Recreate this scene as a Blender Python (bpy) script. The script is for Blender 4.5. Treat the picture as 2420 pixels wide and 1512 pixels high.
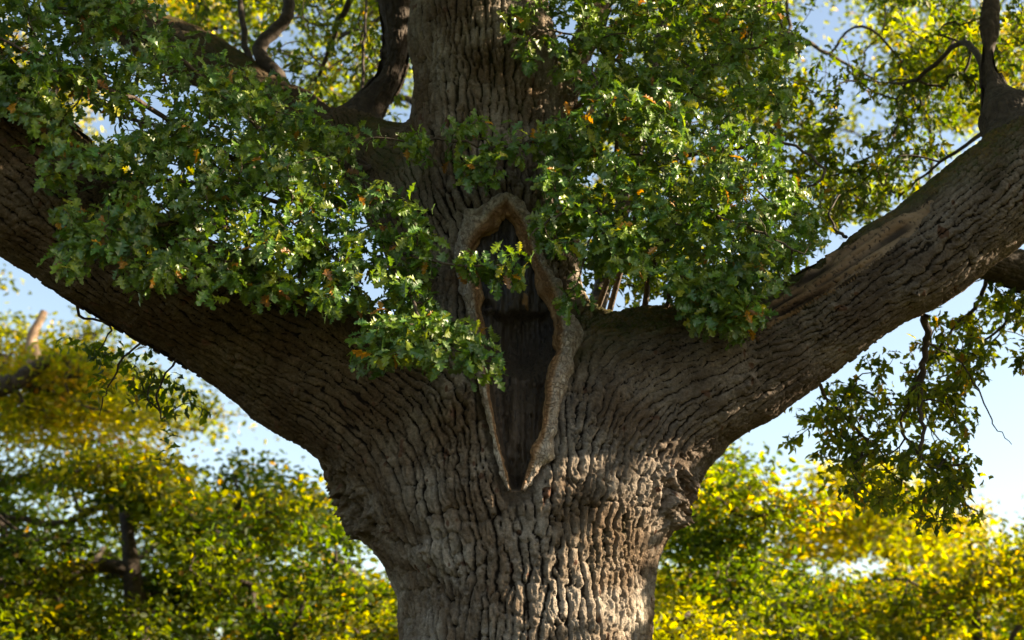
import bpy, math, time
import numpy as np
from mathutils import Vector, Matrix
T0 = time.time()
scene = bpy.context.scene
for o in list(bpy.data.objects):
    bpy.data.objects.remove(o)
COL = scene.collection

# ---------------------------------------------------------------- camera
CAMY, CAMZ, PITCH, HT = -12.0, 1.6, math.radians(18), 0.36
cam_d = bpy.data.cameras.new('camera')
cam_d.lens, cam_d.sensor_width = 50, 36
cam_d.clip_end = 2000
cam_d.dof.use_dof = True
cam_d.dof.focus_distance = 11.3
cam_d.dof.aperture_fstop = 1.1
cam = bpy.data.objects.new('camera', cam_d)
COL.objects.link(cam)
cam.location = (0, CAMY, CAMZ)
cam.rotation_euler = (math.pi/2 + PITCH, 0, 0)
scene.camera = cam

# ---------------------------------------------------------------- light
SUN_EL, SUN_AZ = math.radians(26), math.radians(93)     # azimuth clockwise from +Y
to_sun = Vector((math.sin(SUN_AZ)*math.cos(SUN_EL), math.cos(SUN_AZ)*math.cos(SUN_EL), math.sin(SUN_EL)))
world = bpy.data.worlds.new('World'); scene.world = world
world.use_nodes = True
wn = world.node_tree.nodes; wl = world.node_tree.links
wn.clear()
sky = wn.new('ShaderNodeTexSky'); sky.sky_type = 'NISHITA'; sky.sun_disc = False
sky.sun_elevation = SUN_EL; sky.sun_rotation = SUN_AZ
sky.air_density = 1.0; sky.dust_density = 1.2; sky.ozone_density = 1.0
bg = wn.new('ShaderNodeBackground'); bg.inputs['Strength'].default_value = 0.088
wo = wn.new('ShaderNodeOutputWorld')
wl.new(sky.outputs[0], bg.inputs[0]); wl.new(bg.outputs[0], wo.inputs[0])
sl = bpy.data.lights.new('sun', 'SUN'); sl.energy = 5.0; sl.angle = math.radians(0.55); sl.color = (1.0, 0.88, 0.70)
sun = bpy.data.objects.new('sun', sl); COL.objects.link(sun)
sun.rotation_euler = to_sun.to_track_quat('Z', 'Y').to_euler()
sun.location = to_sun*60
scene.view_settings.view_transform = 'Standard'
scene.view_settings.look = 'None'
scene.view_settings.exposure = 1.92
scene.view_settings.gamma = 1.0
scene.view_settings.use_white_balance = True           # camera set for shade
scene.view_settings.white_balance_temperature = 7600
scene.render.engine = 'CYCLES'
cy = scene.cycles
cy.max_bounces = 7; cy.diffuse_bounces = 2; cy.glossy_bounces = 2; cy.transmission_bounces = 4
cy.use_denoising = True
cy.sample_clamp_indirect = 6.0
cy.caustics_reflective = False; cy.caustics_refractive = False

# ---------------------------------------------------------------- helpers
rng = np.random.default_rng(11)
W2, H2 = 1209.5, 756.0
sp, cp = math.sin(PITCH), math.cos(PITCH)

def ray(px, py):
    u = (np.asarray(px, float)-W2)/W2*HT; v = (H2-np.asarray(py, float))/W2*HT
    return np.stack([u, cp - v*sp, sp + v*cp], -1)

def at(px, py, Y):
    """the world point seen at that place of the photograph, on the upright plane y = Y"""
    d = ray(px, py); t = (np.asarray(Y, float)-CAMY)/d[..., 1]
    return np.array([0, CAMY, CAMZ]) + d*t[..., None] if d.ndim > 1 else np.array([0, CAMY, CAMZ]) + d*t

def mpp(px, py, Y):
    d = ray(px, py); return (Y-CAMY)/d[..., 1]*HT/W2

def w2p(P):
    q = P - np.array([0, CAMY, CAMZ])
    z = q[:, 1]*cp + q[:, 2]*sp; y = -q[:, 1]*sp + q[:, 2]*cp
    z = np.maximum(z, 0.05)
    return W2 + q[:, 0]/z/HT*W2, H2 - y/z/HT*W2, z

def in_poly(px, py, poly):
    poly = np.asarray(poly, float); n = len(poly)
    c = np.zeros(px.shape, bool)
    for i in range(n):
        x1, y1 = poly[i]; x2, y2 = poly[(i+1) % n]
        if y1 == y2: continue
        k = ((y1 > py) != (y2 > py)) & (px < (x2-x1)*(py-y1)/(y2-y1)+x1)
        c ^= k
    return c

def nrm(a):
    return a/np.maximum(np.linalg.norm(a, axis=-1, keepdims=True), 1e-9)

def hash3(i, j, k, s):
    h = (i.astype(np.int64)*73856093) ^ (j.astype(np.int64)*19349663) ^ (k.astype(np.int64)*83492791) ^ (s*2654435761)
    h = (h ^ (h >> 13))*1274126177 & 0x7fffffff
    h = (h ^ (h >> 15))*2246822519 & 0x7fffffff
    return (h & 0xffff)/65535.0

def vnoise(P, scale, seed=0):
    q = P*scale; f = np.floor(q); r = q-f; r = r*r*(3-2*r); i = f.astype(np.int64)
    out = 0
    for a in (0, 1):
        for b in (0, 1):
            for c in (0, 1):
                w = (r[:, 0] if a else 1-r[:, 0])*(r[:, 1] if b else 1-r[:, 1])*(r[:, 2] if c else 1-r[:, 2])
                out = out + w*hash3(i[:, 0]+a, i[:, 1]+b, i[:, 2]+c, seed)
    return out

def sstep(a, b, x):
    t = np.clip((x-a)/(b-a), 0, 1); return t*t*(3-2*t)

def mesh_from(name, V, faces, attrs=None, mat=None, smooth=True, mats=None):
    """faces: list of (m,3) or (m,4) index arrays"""
    me = bpy.data.meshes.new(name)
    V = np.ascontiguousarray(V, dtype=np.float32)
    faces = [np.asarray(f, dtype=np.int32) for f in faces if len(f)]
    me.vertices.add(len(V)); me.vertices.foreach_set('co', V.ravel())
    tot = np.concatenate([np.full(len(f), f.shape[1], np.int32) for f in faces])
    start = np.concatenate([[0], np.cumsum(tot)[:-1]]).astype(np.int32)
    li = np.concatenate([f.ravel() for f in faces])
    me.loops.add(len(li)); me.loops.foreach_set('vertex_index', li)
    me.polygons.add(len(tot)); me.polygons.foreach_set('loop_start', start)
    me.polygons.foreach_set('use_smooth', np.full(len(tot), smooth, bool))
    for an, arr in (attrs or {}).items():
        arr = np.asarray(arr, np.float32)
        if arr.ndim == 2:
            if arr.shape[1] == 3: arr = np.concatenate([arr, np.ones((len(arr), 1), np.float32)], 1)
            a = me.attributes.new(an, 'FLOAT_COLOR', 'POINT'); a.data.foreach_set('color', np.ascontiguousarray(arr).ravel())
        else:
            a = me.attributes.new(an, 'FLOAT', 'POINT'); a.data.foreach_set('value', arr)
    if mat: me.materials.append(mat)
    me.update(calc_edges=True)
    return me

def obj(name, me, parent=None, **props):
    o = bpy.data.objects.new(name, me); COL.objects.link(o)
    if parent: o.parent = parent
    for k, v in props.items(): o[k] = v
    return o

def thing(name, label, cat, loc, group=None):
    o = bpy.data.objects.new(name, None); COL.objects.link(o)
    o.location = loc; o['label'] = label; o['category'] = cat
    if group: o['group'] = group
    o.empty_display_size = 0.3
    return o

def shift(me, root):
    """keep world position of a mesh built in world coordinates under a moved Empty"""
    l = root.location
    me.transform(Matrix.Translation((-l.x, -l.y, -l.z)))
    return me

class Tubes:
    def __init__(s): s.V, s.F, s.A, s.n = [], [], [], 0
    def add(s, P, R, sides=6, wob=0.0, cap=True):
        P = np.asarray(P, float); R = np.asarray(R, float); m = len(P)
        T = nrm(np.gradient(P, axis=0))
        up = np.array([0, 0, 1.0]) if abs(T[0, 2]) < .9 else np.array([1.0, 0, 0])
        A = nrm(np.cross(T[0], up)); rings = []
        ang = np.arange(sides)/sides*2*math.pi
        for i in range(m):
            A = nrm(A - T[i]*np.dot(A, T[i])); B = np.cross(T[i], A)
            r = R[i]*(1+wob*(rng.random(sides)-.5)) if wob else R[i]
            rings.append(P[i] + (np.cos(ang)*r)[:, None]*A + (np.sin(ang)*r)[:, None]*B)
        s.V.append(np.concatenate(rings))
        i = np.arange(m-1)[:, None]*sides; j = np.arange(sides)[None]; j2 = (j+1) % sides
        s.F.append(np.stack([i+j, i+j2, i+sides+j2, i+sides+j], -1).reshape(-1, 4)+s.n)
        s.n += m*sides
    def mesh(s, name, mat):
        return mesh_from(name, np.concatenate(s.V), [np.concatenate(s.F)], None, mat)

def smooth_path(P, R=None, n=6):
    """Catmull-Rom through the points"""
    P = np.asarray(P, float); k = len(P)
    Q = np.concatenate([P, np.asarray(R, float)[:, None]], 1) if R is not None else P
    E = np.concatenate([[2*Q[0]-Q[1]], Q, [2*Q[-1]-Q[-2]]])
    out = []
    for i in range(k-1):
        a, b, c, d = E[i:i+4]
        for t in np.arange(n)/n:
            out.append(.5*((2*b)+(c-a)*t+(2*a-5*b+4*c-d)*t*t+(3*b-a-3*c+d)*t**3))
    out.append(Q[-1]); out = np.array(out)
    return (out[:, :3], out[:, 3]) if R is not None else out

# ---------------------------------------------------------------- materials
def new_mat(name):
    m = bpy.data.materials.new(name); m.use_nodes = True
    nt = m.node_tree; nt.nodes.clear()
    out = nt.nodes.new('ShaderNodeOutputMaterial')
    return m, nt, out
def N(nt, t, **k):
    n = nt.nodes.new(t)
    for a, v in k.items():
        if a.startswith('i_'):
            key = a[2:]; n.inputs[int(key) if key.isdigit() else key].default_value = v
        else: setattr(n, a, v)
    return n
def mixc(nt, fac, a, b, blend='MIX'):
    n = nt.nodes.new('ShaderNodeMix'); n.data_type = 'RGBA'; n.blend_type = blend
    for s, v in ((n.inputs[0], fac), (n.inputs[6], a), (n.inputs[7], b)):
        if hasattr(v, 'is_linked'): nt.links.new(v, s)
        else: s.default_value = (*v, 1) if isinstance(v, tuple) and len(v) == 3 else v
    return n.outputs[2]
def ramp(nt, src, p0, p1):
    n = nt.nodes.new('ShaderNodeMapRange'); n.interpolation_type = 'SMOOTHSTEP'
    n.inputs[1].default_value = p0; n.inputs[2].default_value = p1
    nt.links.new(src, n.inputs[0]); return n.outputs[0]

def leaf_material(name, trans=.38, rough=.42, gain=(1.9, 1.75, .45), spec=.45, refl=1.0):
    m, nt, out = new_mat(name); L = nt.links.new
    at_ = N(nt, 'ShaderNodeAttribute', attribute_name='tint')
    tc = N(nt, 'ShaderNodeNewGeometry')
    no = N(nt, 'ShaderNodeTexNoise'); no.inputs['Scale'].default_value = 55; no.inputs['Detail'].default_value = 2
    L(tc.outputs['Position'], no.inputs['Vector'])
    mott = ramp(nt, no.outputs[0], .3, .7)
    c = mixc(nt, mott, at_.outputs[0], mixc(nt, 1.0, at_.outputs[0], (.72, .74, .70), 'MULTIPLY'))
    pale = mixc(nt, .35, c, (.10, .15, .07))
    col = mixc(nt, tc.outputs['Backfacing'], c, pale)
    p = N(nt, 'ShaderNodeBsdfPrincipled'); p.inputs['Roughness'].default_value = rough
    p.inputs['Specular IOR Level'].default_value = spec
    L(mixc(nt, 1.0, col, (refl, refl, refl), 'MULTIPLY'), p.inputs['Base Color'])
    tr = N(nt, 'ShaderNodeBsdfTranslucent')
    L(mixc(nt, 1.0, c, gain, 'MULTIPLY'), tr.inputs[0])
    ms = N(nt, 'ShaderNodeMixShader'); ms.inputs[0].default_value = trans
    L(p.outputs[0], ms.inputs[1]); L(tr.outputs[0], ms.inputs[2]); L(ms.outputs[0], out.inputs[0])
    return m

def bark_material(name, pal, moss=(.055, .065, .012), fine=1.0):
    m, nt, out = new_mat(name); L = nt.links.new
    b = N(nt, 'ShaderNodeAttribute', attribute_name='bark')
    sep = N(nt, 'ShaderNodeSeparateColor'); L(b.outputs[0], sep.inputs[0])
    tc = N(nt, 'ShaderNodeTexCoord')
    def noise(sc, det=4, rough=.6):
        n = N(nt, 'ShaderNodeTexNoise'); n.inputs['Scale'].default_value = sc
        n.inputs['Detail'].default_value = det; n.inputs['Roughness'].default_value = rough
        L(tc.outputs['Object'], n.inputs['Vector']); return n.outputs[0]
    n1, n2, n3 = noise(2.2), noise(38, 5, .75), noise(120, 3, .7)
    zone = N(nt, 'ShaderNodeAttribute', attribute_name='zone')
    zs = N(nt, 'ShaderNodeSeparateColor'); L(zone.outputs[0], zs.inputs[0])
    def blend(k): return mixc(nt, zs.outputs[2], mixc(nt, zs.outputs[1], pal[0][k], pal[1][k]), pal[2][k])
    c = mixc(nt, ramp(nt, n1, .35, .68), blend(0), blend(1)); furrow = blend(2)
    c = mixc(nt, ramp(nt, n2, .46, .72), c, mixc(nt, 1.0, c, (1.55, 1.55, 1.6), 'MULTIPLY'))
    c = mixc(nt, ramp(nt, n2, .50, .28), c, mixc(nt, 1.0, c, (.55, .5, .45), 'MULTIPLY'))
    rust = ramp(nt, sep.outputs[2], .93, .99)
    c = mixc(nt, rust, c, (.105, .055, .036))
    pl = N(nt, 'ShaderNodeMapRange'); L(sep.outputs[2], pl.inputs[0]); pl.inputs[3].default_value = .72; pl.inputs[4].default_value = 1.22
    cc = N(nt, 'ShaderNodeVectorMath', operation='SCALE'); L(c, cc.inputs[0]); L(pl.outputs[0], cc.inputs['Scale'])
    c = mixc(nt, ramp(nt, sep.outputs[0], .58, .12), cc.outputs[0], furrow)
    mo = N(nt, 'ShaderNodeMath', operation='MULTIPLY'); L(sep.outputs[1], mo.inputs[0])
    L(ramp(nt, n2, .30, .58), mo.inputs[1])
    c = mixc(nt, mo.outputs[0], c, mixc(nt, ramp(nt, noise(9), .4, .65), moss, (.13, .085, .018)))
    p = N(nt, 'ShaderNodeBsdfPrincipled'); p.inputs['Roughness'].default_value = .85
    p.inputs['Specular IOR Level'].default_value = .22
    L(c, p.inputs['Base Color'])
    vo = N(nt, 'ShaderNodeTexVoronoi', feature='DISTANCE_TO_EDGE'); vo.inputs['Scale'].default_value = 34
    nv = N(nt, 'ShaderNodeTexNoise'); nv.inputs['Scale'].default_value = 12; L(tc.outputs['Object'], nv.inputs['Vector'])
    va = N(nt, 'ShaderNodeVectorMath', operation='MULTIPLY_ADD'); L(nv.outputs[1], va.inputs[0]); va.inputs[1].default_value = (.08, .08, .08)
    L(tc.outputs['Object'], va.inputs[2]); L(va.outputs[0], vo.inputs['Vector'])
    cr = ramp(nt, vo.outputs[0], 0, .12)
    h = N(nt, 'ShaderNodeMath', operation='MULTIPLY_ADD'); L(n2, h.inputs[0]); h.inputs[1].default_value = 1.0
    h3 = N(nt, 'ShaderNodeMath', operation='MULTIPLY_ADD'); L(n3, h3.inputs[0]); h3.inputs[1].default_value = .5; L(h.outputs[0], h3.inputs[2])
    hc = N(nt, 'ShaderNodeMath', operation='MULTIPLY'); L(cr, hc.inputs[0]); hc.inputs[1].default_value = .45
    L(hc.outputs[0], h.inputs[2])
    bu = N(nt, 'ShaderNodeBump'); bu.inputs['Strength'].default_value = .9; bu.inputs['Distance'].default_value = .013*fine
    L(h3.outputs[0], bu.inputs['Height']); L(bu.outputs[0], p.inputs['Normal'])
    L(p.outputs[0], out.inputs[0]); return m

def simple_bark(name, c0, c1, scale=14):
    m, nt, out = new_mat(name); L = nt.links.new
    tc = N(nt, 'ShaderNodeTexCoord')
    n = N(nt, 'ShaderNodeTexNoise'); n.inputs['Scale'].default_value = scale; n.inputs['Detail'].default_value = 5
    L(tc.outputs['Object'], n.inputs['Vector'])
    p = N(nt, 'ShaderNodeBsdfPrincipled'); p.inputs['Roughness'].default_value = .85
    L(mixc(nt, ramp(nt, n.outputs[0], .35, .65), c0, c1), p.inputs['Base Color'])
    bu = N(nt, 'ShaderNodeBump'); bu.inputs['Distance'].default_value = .02; L(n.outputs[0], bu.inputs['Height'])
    L(bu.outputs[0], p.inputs['Normal']); L(p.outputs[0], out.inputs[0]); return m

def wood_material(name, ca, cb, crack, grain=(38, 38, 2.2), rough=.6, low=None):
    """weathered wood, grain along the vector attribute-free object Z"""
    m, nt, out = new_mat(name); L = nt.links.new
    b = N(nt, 'ShaderNodeAttribute', attribute_name='bark')
    sep = N(nt, 'ShaderNodeSeparateColor'); L(b.outputs[0], sep.inputs[0])
    tc = N(nt, 'ShaderNodeTexCoord'); mp = N(nt, 'ShaderNodeMapping'); mp.inputs['Scale'].default_value = grain
    L(tc.outputs['Object'], mp.inputs[0])
    n = N(nt, 'ShaderNodeTexNoise'); n.inputs['Scale'].default_value = 1.0; n.inputs['Detail'].default_value = 4
    n.inputs['Distortion'].default_value = .6
    L(mp.outputs[0], n.inputs['Vector'])
    nb = N(nt, 'ShaderNodeTexNoise'); nb.inputs['Scale'].default_value = 3.5; L(tc.outputs['Object'], nb.inputs['Vector'])
    c = mixc(nt, ramp(nt, nb.outputs[0], .38, .62), ca, cb)
    if low: c = mixc(nt, sep.outputs[1], c, low); c = mixc(nt, sep.outputs[2], c, (.22, .12, .05))
    c = mixc(nt, ramp(nt, n.outputs[0], .48, .30), c, crack)
    c = mixc(nt, ramp(nt, sep.outputs[0], .5, .1), c, crack)
    p = N(nt, 'ShaderNodeBsdfPrincipled'); p.inputs['Roughness'].default_value = rough
    p.inputs['Specular IOR Level'].default_value = .35
    L(c, p.inputs['Base Color'])
    bu = N(nt, 'ShaderNodeBump'); bu.inputs['Distance'].default_value = .02; bu.inputs['Strength'].default_value = .8
    L(n.outputs[0], bu.inputs['Height']); L(bu.outputs[0], p.inputs['Normal']); L(p.outputs[0], out.inputs[0]); return m

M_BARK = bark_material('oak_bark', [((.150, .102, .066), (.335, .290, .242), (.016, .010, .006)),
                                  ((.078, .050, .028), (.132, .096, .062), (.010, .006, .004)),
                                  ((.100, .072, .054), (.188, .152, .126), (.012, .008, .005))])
M_DARK = simple_bark('branch_bark', (.028, .019, .013), (.060, .043, .031))
M_TWIG = simple_bark('twig_bark', (.045, .031, .022), (.085, .06, .042), 30)
M_PINK = simple_bark('sunlit_branch_bark', (.30, .19, .13), (.42, .29, .21), 8)  # sunlight on the bare branch is put into its bark colour
M_HEART = wood_material('heartwood', (.042, .039, .042), (.055, .046, .043), (.010, .008, .007), low=(.070, .046, .030))
M_SCAR = wood_material('scar_wood', (.19, .115, .068), (.25, .165, .105), (.030, .018, .011), (26, 26, 26), .75)
M_LEAF = leaf_material('oak_leaf', .36, .36, (1.7, 1.6, .4), .6)
M_LEAFB = leaf_material('canopy_leaf', .5, .5, (2.3, 2.1, .35), .4, .7)
M_FAR = leaf_material('far_leaf', .58, .55, (2.5, 2.2, .4), .25, .5)

# ---------------------------------------------------------------- ground
def ground():
    n = 60; r = np.concatenate([[0], np.geomspace(2, 900, 40)]); a = np.arange(n)/n*2*math.pi
    V = np.array([[rr*math.cos(x), rr*math.sin(x), 0] for rr in r for x in a])
    d = np.hypot(V[:, 0], V[:, 1])
    V[:, 2] = (vnoise(V, .12, 3)-.5)*.3*sstep(4, 14, d) - .02
    i = np.arange(len(r)-1)[:, None]*n; j = np.arange(n)[None]; j2 = (j+1) % n
    F = np.stack([i+j, i+j2, i+n+j2, i+n+j], -1).reshape(-1, 4)
    m, nt, out = new_mat('lawn'); L = nt.links.new
    tc = N(nt, 'ShaderNodeTexCoord'); no = N(nt, 'ShaderNodeTexNoise'); no.inputs['Scale'].default_value = 1.3; no.inputs['Detail'].default_value = 8
    L(tc.outputs['Object'], no.inputs['Vector'])
    p = N(nt, 'ShaderNodeBsdfPrincipled'); p.inputs['Roughness'].default_value = .9
    L(mixc(nt, ramp(nt, no.outputs[0], .35, .65), (.032, .05, .012), (.07, .055, .022)), p.inputs['Base Color'])
    L(p.outputs[0], out.inputs[0])
    obj('ground', mesh_from('ground', V, [F], None, m), kind='structure', label='grassy ground under the old oak', category='ground')
ground()

# ================================================================ the old oak
OAK = thing('oak_tree', 'huge old oak with furrowed bark, two spreading limbs and a dark open wound', 'tree', (0.08, 0, 0))

def chain(pts):
    """pts: (px, py, r_px, Y)"""
    out = []
    for px, py, r, Y in pts:
        p = at(px, py, Y); out.append((*p, r*float(mpp(px, py, Y))))
    return np.array(out)
b0 = at(1232, 1512, 0)
trunk = np.concatenate([[(b0[0], .15, -.5, 1.75), (b0[0], .1, .35, 1.38), (b0[0], .05, 1.3, 1.13)],
                        chain([(1232, 1512, 300, 0), (1230, 1370, 300, 0), (1218, 1230, 312, 0), (1212, 1090, 290, .05)])])
stem = chain([(1212, 1100, 280, .05), (1198, 900, 240, .08), (1185, 680, 205, .1), (1162, 420, 192, .1), (1142, 170, 170, .1), (1130, 0, 152, .1), (1122, -250, 140, .1), (1120, -420, 130, .1)])
limb_a = chain([(1130, 1120, 240, 0), (900, 965, 192, -.25), (600, 790, 163, -.6), (300, 628, 155, -1.1), (90, 448, 186, -1.5), (-130, 250, 190, -1.9), (-380, 40, 180, -2.3)])
limb_b = chain([(1340, 1115, 235, 0), (1490, 975, 222, -.1), (1650, 892, 178, -.3), (1850, 804, 145, -.5), (2050, 680, 124, -.8), (2280, 508, 121, -1.1), (2460, 385, 117, -1.3), (2760, 180, 105, -1.6)])
limb_c = chain([(1060, 525, 172, .2), (930, 412, 116, .6), (780, 325, 78, 1.1), (600, 215, 66, 1.6), (430, 125, 58, 2.1), (230, 20, 52, 2.6), (40, -90, 45, 3.0)])
limb_d = chain([(820, 345, 62, 1.0), (862, 262, 48, 1.0), (918, 190, 40, 1.0), (938, 100, 42, 1.0), (928, 0, 44, 1.0), (915, -170, 40, 1.1), (900, -400, 34, 1.2)])
limb_e = chain([(1230, 370, 140, .2), (1305, 270, 62, .5), (1345, 180, 42, 1.0), (1400, 60, 40, 1.6), (1460, -100, 36, 2.2)])
limb_f = chain([(2230, 560, 60, -.2), (2335, 622, 48, .2), (2450, 655, 56, .4), (2640, 700, 52, .6)])
limb_g = chain([(2420, 330, 110, -1.1), (2368, 255, 56, -1.0), (2335, 165, 26, -.9), (2336, 60, 18, -.9), (2345, -60, 17, -.9), (2350, -220, 16, -.9)])
CH = [trunk, stem, limb_a, limb_b, limb_c, limb_d, limb_e, limb_f, limb_g]
KK = [0, .30, .55, .50, .28, .14, .22, .12, .14]

def seg_d(P, a, b):
    ab = b[:3]-a[:3]; L = float(ab@ab)
    t = np.clip(((P-a[:3])@ab)/L, 0, 1)
    return np.linalg.norm(P-a[:3]-t[:, None]*ab, axis=1) - (a[3]+t*(b[3]-a[3])), t

def raw(P):
    D = []
    for c in CH:
        c, _r = c, None
        D.append(np.min([seg_d(P, c[i], c[i+1])[0] for i in range(len(c)-1)], axis=0))
    return np.array(D)
def smin(a, b, k):
    h = np.maximum(k-np.abs(a-b), 0)/k
    return np.minimum(a, b)-h*h*k*.25
def comb(D):
    d = D[0]
    for i in range(1, len(D)): d = smin(d, D[i], KK[i])
    return d
CH = [np.concatenate(smooth_path(c[:, :3], c[:, 3], 3)[0:1] + (smooth_path(c[:, :3], c[:, 3], 3)[1][:, None],), 1) if False else
      np.column_stack(smooth_path(c[:, :3], c[:, 3], 2)) for c in CH]
def sdf(P): return comb(raw(P))

# --- surface nets on a coarse grid, evaluated near the wood only
HG = .055
lo = np.array([-5.6, -2.9, 0.0-.1]); hi = np.array([5.6, 3.2, 10.3])
nd = np.ceil((hi-lo)/HG).astype(int)+1
axs = [lo[i]+np.arange(nd[i])*HG for i in range(3)]
Dg = np.full((len(CH),)+tuple(nd), 2.0, np.float32)
for ci, c in enumerate(CH):
    for i in range(len(c)-1):
        mn = np.minimum(c[i, :3], c[i+1, :3])-max(c[i, 3], c[i+1, 3])-.42
        mx = np.maximum(c[i, :3], c[i+1, :3])+max(c[i, 3], c[i+1, 3])+.42
        i0 = np.clip(np.floor((mn-lo)/HG).astype(int), 0, nd); i1 = np.clip(np.ceil((mx-lo)/HG).astype(int)+1, 0, nd)
        if np.any(i1 <= i0): continue
        sl_ = tuple(slice(p, q) for p, q in zip(i0, i1))
        G = np.stack(np.meshgrid(*[axs[k][sl_[k]] for k in range(3)], indexing='ij'), -1)
        d = seg_d(G.reshape(-1, 3), c[i], c[i+1])[0].reshape(G.shape[:3])
        Dg[(ci,)+sl_] = np.minimum(Dg[(ci,)+sl_], d)
F_ = comb(Dg); del Dg
ins = F_ < 0
cnt = sum(ins[a:nd[0]-1+a, b:nd[1]-1+b, c:nd[2]-1+c].astype(np.int8) for a in (0, 1) for b in (0, 1) for c in (0, 1))
cells = np.argwhere((cnt > 0) & (cnt < 8))
cid = np.full(tuple(nd-1), -1, np.int32); cid[tuple(cells.T)] = np.arange(len(cells))
acc = np.zeros((len(cells), 3)); num = np.zeros(len(cells))
cor = [(a, b, c) for a in (0, 1) for b in (0, 1) for c in (0, 1)]
cv = {k: F_[cells[:, 0]+k[0], cells[:, 1]+k[1], cells[:, 2]+k[2]] for k in cor}
for k in cor:
    for ax in range(3):
        if k[ax]: continue
        k2 = tuple(1 if i == ax else k[i] for i in range(3))
        a, b = cv[k], cv[k2]; x = (a < 0) != (b < 0)
        t = np.where(x, a/np.where(x, a-b, 1), 0)
        p = np.repeat(np.array(k, float)[None], len(cells), 0); p[:, ax] += t
        acc += p*x[:, None]; num += x
V = lo + (cells + acc/num[:, None])*HG
quads = []
for ax in range(3):
    o1, o2 = [(1, 2), (2, 0), (0, 1)][ax]
    s0 = [slice(1, -1)]*3; s1 = [slice(1, -1)]*3; s0[ax] = slice(0, -1); s1[ax] = slice(1, None)
    A, B = ins[tuple(s0)], ins[tuple(s1)]
    e = np.argwhere(A != B)
    flip = ~A[tuple(e.T)]
    e = e + np.array([0 if i == ax else 1 for i in range(3)])
    def cell(d1, d2):
        q = e.copy(); q[:, o1] += d1; q[:, o2] += d2
        return cid[tuple(np.minimum(q, nd-2).T)]
    q = np.stack([cell(-1, -1), cell(0, -1), cell(0, 0), cell(-1, 0)], 1)
    q[flip] = q[flip][:, ::-1]
    quads.append(q[(q >= 0).all(1)])
quads = np.concatenate(quads)
for _ in range(2):
    d = sdf(V); g = np.stack([sdf(V+np.eye(3)[i]*.01)-d for i in range(3)], 1)/.01
    V = V - (d/np.maximum((g*g).sum(1), .2))[:, None]*g
vn = nrm(np.stack([sdf(V+np.eye(3)[i]*.01)-sdf(V) for i in range(3)], 1))
vpx, vpy, _ = w2p(V)
near = ((nrm(np.array([0, CAMY, CAMZ])-V)*vn).sum(1) > -.35) & (vpx > -220) & (vpx < 2640) & (vpy > -180) & (vpy < 1690)
qn = near[quads].any(1); qb = ~near[quads].all(1)
vback, qback = V - vn*.03, quads[qb]
u_, inv_ = np.unique(quads[qn], return_inverse=True)
me0 = mesh_from('tmp', V[u_], [inv_.reshape(-1, 4)]); o0 = obj('tmp', me0)
md = o0.modifiers.new('s', 'SUBSURF'); md.levels = md.render_levels = 2
dg = bpy.context.evaluated_depsgraph_get()
me1 = bpy.data.meshes.new_from_object(o0.evaluated_get(dg))
nv = len(me1.vertices)
V = np.empty(nv*3, np.float32); me1.vertices.foreach_get('co', V); V = V.reshape(-1, 3).astype(float)
Nn = np.empty(nv*3, np.float32); me1.vertex_normals.foreach_get('vector', Nn); Nn = Nn.reshape(-1, 3).astype(float)
Q = np.empty(len(me1.loops), np.int32); me1.loops.foreach_get('vertex_index', Q); Q = Q.reshape(-1, 4)
bpy.data.objects.remove(o0); bpy.data.meshes.remove(me0); bpy.data.meshes.remove(me1)
print('wood verts', nv, 't', round(time.time()-T0, 1))

# --- flow direction of the bark, part of each vertex
D = []; TG = []
for c in CH:
    best = np.full(nv, 9.0); tg = np.zeros((nv, 3))
    tn = nrm(np.gradient(c[:, :3], axis=0))
    for i in range(len(c)-1):
        d, t = seg_d(V, c[i], c[i+1]); k = d < best
        best[k] = d[k]; tg[k] = tn[i]+(tn[i+1]-tn[i])*t[k][:, None]
    D.append(best); TG.append(tg)
D = np.array(D); part_v = D.argmin(0)
wt = np.exp(-np.maximum(D-D.min(0), 0)/.16)
flow = sum(wt[i][:, None]*TG[i] for i in range(len(CH)))
flow = nrm(flow - Nn*(flow*Nn).sum(1)[:, None])
acr = np.cross(Nn, flow)
view = nrm(np.array([0, CAMY, CAMZ])-V)
front = (view*Nn).sum(1) > -.35
px, py, pz = w2p(V)

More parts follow.
